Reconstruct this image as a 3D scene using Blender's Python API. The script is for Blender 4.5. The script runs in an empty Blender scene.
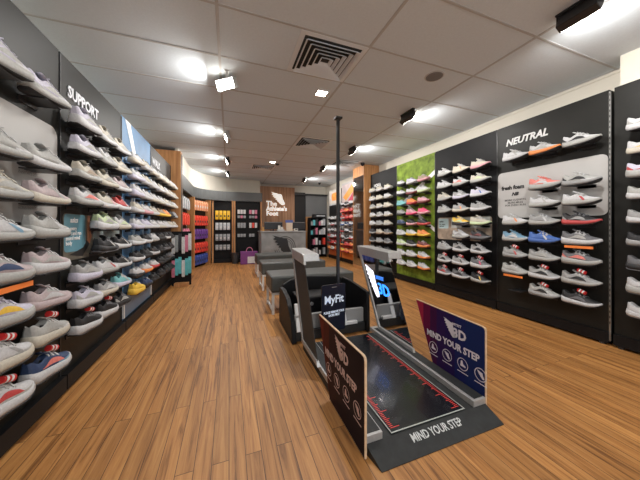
import bpy, math, random
from mathutils import Vector, Matrix
random.seed(7)
R = math.radians
scn = bpy.context.scene
# ---------------------------------------------------------------- camera, world, exposure, large lights
cd = bpy.data.cameras.new('camera'); cam = bpy.data.objects.new('camera', cd); scn.collection.objects.link(cam)
cam.location = (0, 0, 1.1); cam.rotation_euler = (R(90), 0, R(-20))
cd.sensor_width = 36; cd.lens = 36*250/640; cd.shift_y = -14/640; cd.clip_start = .02
scn.camera = cam
w = bpy.data.worlds.new('world'); scn.world = w; w.use_nodes = True
w.node_tree.nodes['Background'].inputs[0].default_value = (.86, .93, 1, 1)
w.node_tree.nodes['Background'].inputs[1].default_value = 0.55
vs = scn.view_settings
vs.view_transform = 'Standard'; vs.look = 'None'; vs.gamma = 1; vs.use_curve_mapping = False; vs.exposure = 0.0
col = scn.collection
LEFT_Y = [-1.9, -.4, 1.15, 2.74, 4.38, 6.0, 7.5]
RIGHT_Y = [-1.9, -.4, 1.0, 2.75, 4.35, 6.0, 7.7]
CEIL = 2.63
def area(name, loc, direction, sx, sy, power, color=(1, .92, .82), spread=180):
    l = bpy.data.lights.new(name, 'AREA'); l.shape = 'RECTANGLE'; l.size = sx; l.size_y = sy
    l.energy = power; l.color = color; l.spread = R(spread)
    o = bpy.data.objects.new(name, l); col.objects.link(o); o.location = loc
    o.rotation_euler = Vector(direction).to_track_quat('-Z', 'Y').to_euler(); return o
LC = (1, .965, .925)
for y in LEFT_Y:
    area('flood_light', (-.11, y, 2.54), (-1, 0, -1.1), .08, .2, 4.5 if y < 2 else 14, LC)
for y in RIGHT_Y:
    area('flood_light', (2.34, y, 2.54), (1, 0, -1.1), .08, .2, 11 if y < 0 else 14, LC)
for x, y in ((1.0, 2.69), (.98, 6.0), (1.0, -.9)):
    area('down_light', (x, y, 2.60), (0, 0, -1), .1, .1, 26, LC)
area('front_fill_light', (1.1, -2.6, 1.5), (0, 1, -.1), 4.4, 2.2, 36, (.93, .97, 1))  # added soft fill from behind the camera, on the unseen shop front side

# ---------------------------------------------------------------- helpers
ORG = {}
def tag(o, label=None, cat=None, group=None, kind=None):
    if label: o['label'] = label
    if cat: o['category'] = cat
    if group: o['group'] = group
    if kind: o['kind'] = kind
    return o
def thing(name, label, cat, loc=(0, 0, 0), group=None):
    o = bpy.data.objects.new(name, None); col.objects.link(o); o.location = loc; o.empty_display_size = .1
    ORG[o.name] = Vector(loc); return tag(o, label, cat, group)
class MB:
    def __init__(s): s.v = []; s.f = []; s.m = []; s.sm = []
    def add(s, vs, fs, mi=0, smooth=False):
        n = len(s.v); s.v += [Vector(p) for p in vs]
        for f in fs: s.f.append([n+i for i in f]); s.m.append(mi); s.sm.append(smooth)
        return s
    def box(s, a, b, mi=0):
        x0, x1 = sorted((a[0], b[0])); y0, y1 = sorted((a[1], b[1])); z0, z1 = sorted((a[2], b[2]))
        vs = [(x, y, z) for z in (z0, z1) for y in (y0, y1) for x in (x0, x1)]
        return s.add(vs, [(0, 2, 3, 1), (4, 5, 7, 6), (0, 1, 5, 4), (2, 6, 7, 3), (0, 4, 6, 2), (1, 3, 7, 5)], mi)
    def bar(s, p, q, w, h, mi=0, up=(0, 0, 1)):
        p, q = Vector(p), Vector(q); d = (q-p).normalized(); u = Vector(up)
        if abs(d.dot(u)) > .98: u = Vector((0, 1, 0))
        r = d.cross(u).normalized(); u = r.cross(d)
        vs = [e + r*a*w/2 + u*b*h/2 for e in (p, q) for a, b in ((-1, -1), (1, -1), (1, 1), (-1, 1))]
        return s.add(vs, [(3, 2, 1, 0), (4, 5, 6, 7), (0, 1, 5, 4), (1, 2, 6, 5), (2, 3, 7, 6), (3, 0, 4, 7)], mi)
    def cyl(s, p, q, r, r2=None, n=16, mi=0, caps=True):
        p, q = Vector(p), Vector(q); d = (q-p).normalized(); r2 = r if r2 is None else r2
        u = d.orthogonal().normalized(); v = d.cross(u)
        ring = lambda c, rr: [c + (u*math.cos(2*math.pi*i/n)+v*math.sin(2*math.pi*i/n))*rr for i in range(n)]
        s.add(ring(p, r)+ring(q, r2), [(i, (i+1) % n, n+(i+1) % n, n+i) for i in range(n)], mi, True)
        if caps:
            s.add(ring(p, r), [tuple(range(n))[::-1]], mi); s.add(ring(q, r2), [tuple(range(n))], mi)
        return s
    def prism(s, fr, poly, n0, n1, mi=0):
        # poly in (u,v) of frame fr, extruded along the normal from n0 to n1
        k = len(poly); ar = sum(poly[i][0]*poly[(i+1) % k][1]-poly[(i+1) % k][0]*poly[i][1] for i in range(k))
        if ar < 0: poly = poly[::-1]
        a = [fr.p(u, v, n0) for u, v in poly]; b = [fr.p(u, v, n1) for u, v in poly]
        return s.add(a+b, [tuple(range(k))[::-1], tuple(range(k, 2*k))]+[(i, (i+1) % k, k+(i+1) % k, k+i) for i in range(k)], mi)
    def loft(s, rings, mi=0, closed=True, smooth=True, cap=True):
        n = len(rings[0]); vs = [p for r_ in rings for p in r_]; fs = []
        for i in range(len(rings)-1):
            for j in range(n if closed else n-1):
                fs.append((i*n+j, i*n+(j+1) % n, (i+1)*n+(j+1) % n, (i+1)*n+j))
        if cap: fs += [tuple(range(n))[::-1], tuple(range((len(rings)-1)*n, len(rings)*n))]
        return s.add(vs, fs, mi, smooth)
    def mesh(s, name, org=Vector((0, 0, 0))):
        me = bpy.data.meshes.new(name); me.from_pydata([tuple(p-org) for p in s.v], [], s.f); me.validate()
        for p, i, q in zip(me.polygons, s.m, s.sm): p.material_index = i; p.use_smooth = q
        me.update(); return me
    def build(s, name, mats, parent=None, bevel=0, loc=None):
        org = ORG[parent.name] if parent else Vector(loc) if loc else Vector((0, 0, 0))
        me = s.mesh(name, org); o = bpy.data.objects.new(name, me); col.objects.link(o)
        for m in (mats if isinstance(mats, (list, tuple)) else [mats]): me.materials.append(m)
        if parent: o.parent = parent
        elif loc: o.location = loc
        ORG[o.name] = org
        if bevel:
            b = o.modifiers.new('bevel', 'BEVEL'); b.width = bevel; b.segments = 2; b.limit_method = 'ANGLE'
        return o
class Frame:
    def __init__(s, o, r, u): s.o = Vector(o); s.r = Vector(r); s.u = Vector(u); s.n = s.r.cross(s.u)
    def p(s, a, b, n=0): return s.o + s.r*a + s.u*b + s.n*n
def FL(x, y, z): return Frame((x, y, z), (0, 1, 0), (0, 0, 1))     # faces +X
def FR(x, y, z): return Frame((x, y, z), (0, -1, 0), (0, 0, 1))    # faces -X
def FF(x, y, z): return Frame((x, y, z), (1, 0, 0), (0, 0, 1))     # faces -Y
def rrect(x0, y0, x1, y1, r, n=5):
    pts = []
    for cx, cy, a in ((x1-r, y1-r, 0), (x0+r, y1-r, 90), (x0+r, y0+r, 180), (x1-r, y0+r, 270)):
        for i in range(n+1): t = R(a+90*i/n); pts.append((cx+r*math.cos(t), cy+r*math.sin(t)))
    return pts
def text(body, size, fr, name, mat, parent, u=0, v=0, n=.001, depth=.002, bold=.02, shear=0, align='LEFT', sx=1.0, space=1.0):
    c = bpy.data.curves.new(name, 'FONT'); c.body = body; c.size = size; c.extrude = depth/2; c.offset = bold*size
    c.shear = shear; c.align_x = align; c.space_line = space; c.resolution_u = 2
    t = bpy.data.objects.new('tmp', c); col.objects.link(t)
    bpy.context.view_layer.update()
    me = bpy.data.meshes.new_from_object(t.evaluated_get(bpy.context.evaluated_depsgraph_get()))
    bpy.data.objects.remove(t); bpy.data.curves.remove(c)
    org = ORG[parent.name] if parent else Vector((0, 0, 0))
    for w_ in me.vertices: w_.co = fr.p(u+w_.co.x*sx, v+w_.co.y, n+depth/2+w_.co.z)-org
    me.name = name; me.materials.clear(); me.materials.append(mat)
    o = bpy.data.objects.new(name, me); col.objects.link(o); o.parent = parent; ORG[o.name] = org; return o

# ---------------------------------------------------------------- materials
MC = {}
def mat(name, c, rough=.5, metal=0, noise=0, scale=30, emit=None, es=1, bump=0, coat=0, spec=.5):
    if name in MC: return MC[name]
    m = bpy.data.materials.new(name); m.use_nodes = True; nt = m.node_tree; b = nt.nodes['Principled BSDF']
    b.inputs['Base Color'].default_value = (*c, 1); b.inputs['Roughness'].default_value = rough
    b.inputs['Metallic'].default_value = metal; b.inputs['Coat Weight'].default_value = coat
    b.inputs['Specular IOR Level'].default_value = spec
    if emit: b.inputs['Emission Color'].default_value = (*emit, 1); b.inputs['Emission Strength'].default_value = es
    if noise or bump:
        tc = nt.nodes.new('ShaderNodeTexCoord'); n = nt.nodes.new('ShaderNodeTexNoise'); n.inputs['Scale'].default_value = scale
        n.inputs['Detail'].default_value = 4; nt.links.new(tc.outputs['Object'], n.inputs['Vector'])
        if noise:
            r = nt.nodes.new('ShaderNodeValToRGB'); e = r.color_ramp.elements
            e[0].position = .3; e[1].position = .7
            e[0].color = (*[x*(1-noise) for x in c], 1); e[1].color = (*[min(1, x*(1+noise)) for x in c], 1)
            nt.links.new(n.outputs['Fac'], r.inputs['Fac']); nt.links.new(r.outputs['Color'], b.inputs['Base Color'])
        if bump:
            bp = nt.nodes.new('ShaderNodeBump'); bp.inputs['Strength'].default_value = bump; bp.inputs['Distance'].default_value = .003
            nt.links.new(n.outputs['Fac'], bp.inputs['Height']); nt.links.new(bp.outputs['Normal'], b.inputs['Normal'])
    MC[name] = m; return m
def wood_floor():
    m = bpy.data.materials.new('timber_floor'); m.use_nodes = True; nt = m.node_tree; N = nt.nodes; L = nt.links; b = N['Principled BSDF']
    tc = N.new('ShaderNodeTexCoord'); mp = N.new('ShaderNodeMapping'); mp.inputs['Rotation'].default_value = (0, 0, R(90))
    L.new(tc.outputs['Object'], mp.inputs['Vector'])
    br = N.new('ShaderNodeTexBrick'); br.offset = .37; br.inputs['Scale'].default_value = 1
    br.inputs['Brick Width'].default_value = 1.25; br.inputs['Row Height'].default_value = .075
    br.inputs['Mortar Size'].default_value = .0016; br.inputs['Mortar Smooth'].default_value = .2; br.inputs['Bias'].default_value = 0
    br.inputs['Color1'].default_value = (0, 0, 0, 1); br.inputs['Color2'].default_value = (1, 1, 1, 1); br.inputs['Mortar'].default_value = (.5, .5, .5, 1)
    L.new(mp.outputs['Vector'], br.inputs['Vector'])
    # grain, different in each plank
    sc = N.new('ShaderNodeVectorMath'); sc.operation = 'MULTIPLY'; sc.inputs[1].default_value = (34, 1.6, 1)
    L.new(tc.outputs['Object'], sc.inputs[0])
    ad = N.new('ShaderNodeVectorMath'); ad.operation = 'ADD'; sp = N.new('ShaderNodeVectorMath'); sp.operation = 'SCALE'; sp.inputs['Scale'].default_value = 9
    L.new(br.outputs['Color'], sp.inputs[0]); L.new(sc.outputs[0], ad.inputs[0]); L.new(sp.outputs[0], ad.inputs[1])
    n = N.new('ShaderNodeTexNoise'); n.inputs['Scale'].default_value = 1; n.inputs['Detail'].default_value = 7; n.inputs['Roughness'].default_value = .65; n.inputs['Distortion'].default_value = .8
    L.new(ad.outputs[0], n.inputs['Vector'])
    r = N.new('ShaderNodeValToRGB'); e = r.color_ramp.elements
    e[0].position = .33; e[0].color = (.15, .058, .015, 1); e[1].position = .70; e[1].color = (.53, .27, .088, 1)
    k = e.new(.47); k.color = (.37, .165, .046, 1)
    L.new(n.outputs['Fac'], r.inputs['Fac'])
    mx = N.new('ShaderNodeMixRGB'); mx.blend_type = 'MULTIPLY'; mx.inputs['Fac'].default_value = 1
    r2 = N.new('ShaderNodeValToRGB'); r2.color_ramp.elements[0].color = (.86, .84, .82, 1); r2.color_ramp.elements[1].color = (1.12, 1.1, 1.08, 1)
    L.new(br.outputs['Color'], r2.inputs['Fac']); L.new(r.outputs['Color'], mx.inputs['Color1']); L.new(r2.outputs['Color'], mx.inputs['Color2'])
    m3 = N.new('ShaderNodeMixRGB'); m3.blend_type = 'MIX'; m3.inputs['Color2'].default_value = (.06, .024, .010, 1)
    L.new(br.outputs['Fac'], m3.inputs['Fac']); L.new(mx.outputs['Color'], m3.inputs['Color1'])
    L.new(m3.outputs['Color'], b.inputs['Base Color']); b.inputs['Roughness'].default_value = .48
    bp = N.new('ShaderNodeBump'); bp.inputs['Strength'].default_value = .12; bp.inputs['Distance'].default_value = .002
    L.new(n.outputs['Fac'], bp.inputs['Height']); L.new(bp.outputs['Normal'], b.inputs['Normal'])
    return m
def grain(name, c1, c2, vec=(14, 14, 1.0), rough=.5):
    m = bpy.data.materials.new(name); m.use_nodes = True; nt = m.node_tree; N = nt.nodes; L = nt.links; b = N['Principled BSDF']
    tc = N.new('ShaderNodeTexCoord'); mp = N.new('ShaderNodeMapping'); mp.inputs['Scale'].default_value = vec
    n = N.new('ShaderNodeTexNoise'); n.inputs['Detail'].default_value = 6; n.inputs['Scale'].default_value = 1.5; n.inputs['Distortion'].default_value = .5
    r = N.new('ShaderNodeValToRGB'); r.color_ramp.elements[0].position = .32; r.color_ramp.elements[1].position = .7
    r.color_ramp.elements[0].color = (*c1, 1); r.color_ramp.elements[1].color = (*c2, 1)
    L.new(tc.outputs['Object'], mp.inputs['Vector']); L.new(mp.outputs['Vector'], n.inputs['Vector'])
    L.new(n.outputs['Fac'], r.inputs['Fac']); L.new(r.outputs['Color'], b.inputs['Base Color']); b.inputs['Roughness'].default_value = rough
    return m
def stripes(name, axis, stops, rough=.35):
    """printed colour bands along one object axis (object coordinates are metres)"""
    m = bpy.data.materials.new(name); m.use_nodes = True; nt = m.node_tree; N = nt.nodes; L = nt.links; b = N['Principled BSDF']
    tc = N.new('ShaderNodeTexCoord'); sx = N.new('ShaderNodeSeparateXYZ'); L.new(tc.outputs['Generated'], sx.inputs[0])
    r = N.new('ShaderNodeValToRGB'); r.color_ramp.interpolation = 'CONSTANT'; e = r.color_ramp.elements
    e[0].position = 0; e[0].color = (*stops[0][1], 1); e[1].position = stops[1][0]; e[1].color = (*stops[1][1], 1)
    for p, c in stops[2:]: k = e.new(p); k.color = (*c, 1)
    L.new(sx.outputs[axis], r.inputs['Fac']); L.new(r.outputs['Color'], b.inputs['Base Color']); b.inputs['Roughness'].default_value = rough; b.inputs['Specular IOR Level'].default_value = .12
    return m
def smoked_glass():
    m = bpy.data.materials.new('smoked_glass'); m.use_nodes = True; nt = m.node_tree; N = nt.nodes; L = nt.links
    N.remove(N['Principled BSDF']); out = N['Material Output']
    t = N.new('ShaderNodeBsdfTransparent'); t.inputs[0].default_value = (.36, .38, .42, 1)
    g = N.new('ShaderNodeBsdfGlossy'); g.inputs['Roughness'].default_value = .04
    fr = N.new('ShaderNodeFresnel'); fr.inputs['IOR'].default_value = 1.5
    mx = N.new('ShaderNodeMixShader'); L.new(fr.outputs[0], mx.inputs[0]); L.new(t.outputs[0], mx.inputs[1]); L.new(g.outputs[0], mx.inputs[2])
    L.new(mx.outputs[0], out.inputs['Surface']); return m
BLK = mat('black_board', (.008, .008, .009), .55, noise=.15, scale=8, spec=.2)
CHAR = mat('charcoal_board', (.015, .015, .0135), .5, noise=.12, scale=5, spec=.25)
DARK = mat('dark_metal', (.018, .018, .02), .42)
KICK = mat('black_kickboard', (.010, .010, .011), .5, spec=.2)
GREY = mat('grey_metal', (.34, .34, .33), .35, metal=.6)
ALU = mat('brushed_aluminium', (.50, .50, .50), .38, metal=.55, noise=.06, scale=60)
LGREY = mat('pale_grey_board', (.47, .465, .455), .55, noise=.04, scale=4)
WHITE = mat('white_print', (.85, .85, .86), .5)
WMET = mat('white_metal', (.72, .72, .71), .4)
CREAM = mat('cream_wall_paint', (.66, .62, .54), .8, noise=.03, scale=3, bump=.1)
OAK = grain('oak_panel', (.36, .155, .05), (.60, .30, .12))
OAKX = grain('oak_boards', (.30, .14, .065), (.60, .34, .19), (9, 9, .5))
RED = mat('red_plastic', (.62, .03, .03), .45)
ORG_ = mat('orange_card', (.90, .24, .05), .5)
EMW = mat('lamp_face', (1, 1, 1), .5, emit=(1, .95, .86), es=30)
def C(k):
    d = dict(w=(.52, .52, .53), o=(.50, .465, .39), g=(.30, .30, .30), m=(.13, .13, .14), k=(.016, .016, .018), b=(.06, .14, .42), n=(.03, .055, .13),
             c=(.68, .20, .17), r=(.48, .06, .06), p=(.62, .32, .36), h=(.75, .09, .20), y=(.75, .48, .06), e=(.75, .25, .07), t=(.18, .46, .48), l=(.52, .50, .60),
             u=(.34, .26, .19), v=(.52, .62, .38), q=(.37, .37, .355), s=(.16, .30, .42), d=(.18, .05, .05), a=(.44, .36, .37))
    return mat('shoe_'+CN[k].replace(' ', '_'), d[k], .6, noise=.10, scale=90, bump=.15)
CN = dict(w='white', o='cream', g='grey', m='dark grey', k='black', b='blue', n='navy', c='coral', r='red', p='pink', h='hot pink', y='yellow', e='orange',
          t='teal', l='lilac', u='brown', v='lime', q='light grey', s='steel blue', d='maroon', a='mauve')

# ---------------------------------------------------------------- room shell
XW0, XW1, YB, YF = -1.45, 3.58, 9.2, -2.8
def struct(mb, name, m, **k): o = mb.build(name, m, **k); o['kind'] = 'structure'; return o
struct(MB().box((XW0, YF, -.1), (XW1+.8, YB+.6, 0)), 'floor', wood_floor())
CEILM = mat('ceiling_tile', (.64, .70, .745), .9, noise=.025, scale=60, bump=.15)
struct(MB().box((XW0, YF, CEIL), (XW1+.8, YB+.6, CEIL+.1)), 'ceiling', CEILM)
struct(MB().box((XW0-.1, YF, 0), (XW0, YB, CEIL)), 'wall_left', CREAM)
struct(MB().box((XW1, YF, 0), (XW1+.1, YB, CEIL)), 'wall_right', CREAM)
struct(MB().box((XW0, YB, 0), (XW1+.8, YB+.1, CEIL)), 'wall_back', CREAM)
tb = MB(); k = 0
x = -.08
while x < XW1: tb.box((x-.011, YF, CEIL-.004), (x+.011, YB, CEIL)); x += 1.21
y = 1.30-.56*7
while y < YB:
    tb.box((XW0, y-.009, CEIL-.0035), (XW1, y+.009, CEIL)); y += .56
struct(tb, 'trim_1', mat('ceiling_tee_bar', (.46, .455, .45), .6))
struct(MB().box((3.31, -2.8, 2.36), (XW1, 1.19, CEIL)), 'trim_2', CREAM)          # boxed bulkhead, near right
# cornice of the right wall
struct(MB().box((XW1-.012, YF, CEIL-.03), (XW1, YB, CEIL)), 'trim_3', CREAM)
# curved bulkhead at the far left
def arc_path(pts, cx, cy, r, a0, a1, n=10):
    for i in range(n+1): t = R(a0+(a1-a0)*i/n); pts.append((cx+r*math.cos(t), cy+r*math.sin(t)))
p1 = [(-.87, 5.62), (-.87, 7.15)]; arc_path(p1, .03, 7.15, .90, 180, 90, 12); p1.append((.99, 8.05))
def band(path, z0, z1, th, m, name):
    # a wall of thickness th following a plan path; thickness goes outward (left / back)
    out = []
    for i, p in enumerate(path):
        a = Vector(path[max(i-1, 0)]); b = Vector(path[min(i+1, len(path)-1)]); d = (b-a).normalized(); nn = Vector((-d.y, d.x))
        out.append((Vector(p), Vector(p)+nn*th))
    rings = [[(a.x, a.y, z0), (a.x, a.y, z1), (b.x, b.y, z1), (b.x, b.y, z0)] for a, b in out]
    mb = MB(); mb.loft(rings, smooth=False); return struct(mb, name, m)
FASC = mat('grey_fascia', (.085, .09, .09), .5, noise=.1, scale=3)
band(p1, 1.86, 2.14, .06, FASC, 'trim_4')
p2 = [(-.95, 5.62), (-.95, 7.25)]; arc_path(p2, .45, 7.25, 1.40, 180, 90, 12); p2.append((.99, 8.65))
band(p2, 2.13, CEIL, .05, CREAM, 'trim_5')
struct(MB().box((XW0, 5.62, 2.12), (-.90, 7.2, 2.135)).box((-.9, 8.06, 2.12), (.99, 9.2, 2.135)), 'trim_6', FASC)
# oak feature wall with the shop name
struct(MB().box((1.0, 9.05, 0), (2.29, 9.2, 2.52)), 'wall_feature', OAKX)
struct(MB().box((2.29, 9.1, 0), (2.72, 9.2, 2.36)), 'door_1', mat('opening_shade_black', (.008, .008, .009), .6))  # solid slab, the shade of the opening put into its near-black colour
struct(MB().box((2.72, 9.0, 0), (2.95, 9.2, 1.45)), 'door_2', OAK)
struct(MB().box((2.72, 9.05, 1.45), (XW1, 9.2, 2.25)).box((2.95, 9.05, 0), (XW1, 9.2, 1.45)), 'wall_recess', mat('grey_recess_paint', (.16, .165, .17), .55, noise=.1, scale=2))
struct(MB().box((2.29, 8.98, 2.25), (XW1, 9.2, 2.31)), 'trim_7', DARK)

# ---------------------------------------------------------------- ceiling fittings
ORD = ['first', 'second', 'third', 'fourth', 'fifth', 'sixth', 'seventh', 'eighth', 'ninth', 'tenth']
def vent(x0, x1, y0, y1, label):
    t = thing('ceiling_vent', label, 'vent', ((x0+x1)/2, (y0+y1)/2, CEIL-.02), 'air diffusers in the ceiling')
    vw = mat('vent_white', (.72, .74, .76), .5)
    cx, cy = (x0+x1)/2, (y0+y1)/2; hx, hy = (x1-x0)/2, (y1-y0)/2
    fr = MB(); f = lambda a: [(cx-hx*a, cy-hy*a), (cx+hx*a, cy-hy*a), (cx+hx*a, cy+hy*a), (cx-hx*a, cy+hy*a)]
    def ringf(mb, a, b, za, zb, th=.004):
        A, B = f(a), f(b); vs = [(p[0], p[1], za) for p in A]+[(p[0], p[1], zb) for p in B]+[(p[0], p[1], za+th) for p in A]+[(p[0], p[1], zb+th) for p in B]
        mb.add(vs, [q for i in range(4) for q in ((i, (i+1) % 4, 4+(i+1) % 4, 4+i), (8+i, 12+i, 12+(i+1) % 4, 8+(i+1) % 4), (i, 8+i, 8+(i+1) % 4, (i+1) % 4), (4+i, 4+(i+1) % 4, 12+(i+1) % 4, 12+i))])
    ringf(fr, 1.0, .86, CEIL-.006, CEIL-.008); fr.build('frame', vw, t)
    MB().box((cx-hx*.86, cy-hy*.86, CEIL-.004), (cx+hx*.86, cy+hy*.86, CEIL-.001)).build('backing', mat('vent_dark', (.03, .03, .03), .8), t)
    for i in range(5):
        a = .82-.155*i; m_ = MB(); ringf(m_, a, a-.075, CEIL-.034, CEIL-.010, .003); m_.build('louvre', vw, t)
vent(.53, 1.13, 1.87, 2.41, 'large square louvred air vent, nearest the camera, above the scanner')
vent(1.14, 1.74, 4.1, 4.66, 'square dark air vent in the ceiling just left of the tall black pole')
vent(.53, 1.13, 6.34, 6.9, 'small looking square air vent before the oak logo wall')
vent(2.34, 2.94, 5.2, 5.76, 'square air vent in the ceiling above the mirror column')
def spot(x, y, sgn, label, body, yaw=0):
    t = thing('ceiling_floodlight', label, 'light', (x, y, CEIL), 'adjustable floodlights on the ceiling')
    c, s_ = math.cos(R(28)), math.sin(R(28)); M = Matrix.Rotation(R(yaw), 3, 'Z'); W_ = M @ Vector((0, 1, 0))
    n = M @ Vector((sgn*c, 0, -s_)); u = M @ Vector((sgn*s_, 0, c)); o = Vector((x, y, 2.555))
    def bx(n0, n1, u0, u1, w0, w1):
        vs = [o+n*a+u*b+W_*d for a in (n0, n1) for b in (u0, u1) for d in (w0, w1)]
        mb = MB(); mb.add(vs, [(0, 1, 3, 2), (4, 6, 7, 5), (0, 4, 5, 1), (2, 3, 7, 6), (0, 2, 6, 4), (1, 5, 7, 3)]); return mb
    bx(-.03, .03, -.055, .055, -.11, .11).build('housing', body, t, bevel=.006)
    bx(.031, .034, -.045, .045, -.10, .10).build('lens', EMW, t)
    MB().box((x-.02, y-.125, CEIL-.012), (x+.02, y+.125, CEIL)).box((x-.012, y-.122, 2.55), (x+.012, y-.114, CEIL-.01)).box((x-.012, y+.114, 2.55), (x+.012, y+.122, CEIL-.01)).build('yoke', body, t)
PALE = mat('pale_lamp_housing', (.45, .45, .44), .4)
for i, y in enumerate(LEFT_Y[2:]):
    spot(-.02, y, -1, 'white ceiling floodlight aimed at the left wall, %s in its row from the camera' % ORD[i], PALE if i < 3 else DARK, 0 if i != 1 else 50)
for i, y in enumerate(RIGHT_Y[2:]):
    spot(2.25, y, 1, 'black ceiling floodlight aimed at the right wall, %s in its row from the camera' % ORD[i], DARK)
for (x, y), l in (((1.0, 2.69), 'glowing recessed square downlight just behind the nearest air vent'), ((.98, 6.0), 'glowing recessed downlight in the ceiling far back before the counter')):
    t = thing('downlight', l, 'light', (x, y, CEIL))
    f_ = MB()
    for a, b in (((x-.07, y-.07), (x+.07, y-.055)), ((x-.07, y+.055), (x+.07, y+.07)), ((x-.07, y-.055), (x-.055, y+.055)), ((x+.055, y-.055), (x+.07, y+.055))):
        f_.box((*a, CEIL-.012), (*b, CEIL))
    f_.build('trim_ring', WMET, t)
    MB().box((x-.054, y-.054, CEIL-.006), (x+.054, y+.054, CEIL-.001)).build('lamp', EMW, t)
t = thing('ceiling_speaker', 'round flush ceiling speaker between the two near right floodlights', 'speaker', (2.05, 1.85, CEIL))
MB().cyl((1.97, 2.0, CEIL), (1.97, 2.0, CEIL-.008), .085, .08, 28).build('grille', mat('speaker_grille', (.20, .19, .19), .8), t)
r_ = MB(); r_.cyl((1.97, 2.0, CEIL), (1.97, 2.0, CEIL-.005), .095, .092, 28); r_.build('rim', mat('speaker_rim', (.50, .49, .48), .6), t)
def cam_dome(x, y, z, l):
    t = thing('security_camera', l, 'camera', (x, y, z)); MB().cyl((x, y, z), (x, y, z-.03), .05, n=16).build('mount', DARK, t)
    m_ = MB(); m_.loft([[(x+.045*math.cos(a)*math.cos(b), y+.045*math.cos(a)*math.sin(b), z-.03-.045*math.sin(a)) for b in [2*math.pi*i/14 for i in range(14)]] for a in (0, .4, .8, 1.2, 1.5)])
    m_.build('dome', mat('black_dome', (.01, .01, .012), .1), t)
cam_dome(3.0, 8.3, CEIL, 'small black dome camera on the ceiling at the far right corner')
cam_dome(3.05, 5.35, CEIL, 'small black dome camera just in front of the oak mirror column top')
t = thing('smoke_sensor', 'tiny black round sensor beside the far recessed downlight', 'sensor', (1.12, 6.15, CEIL)); MB().cyl((1.12, 6.15, CEIL), (1.12, 6.15, CEIL-.03), .05, .04).build('body', DARK, t)

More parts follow.
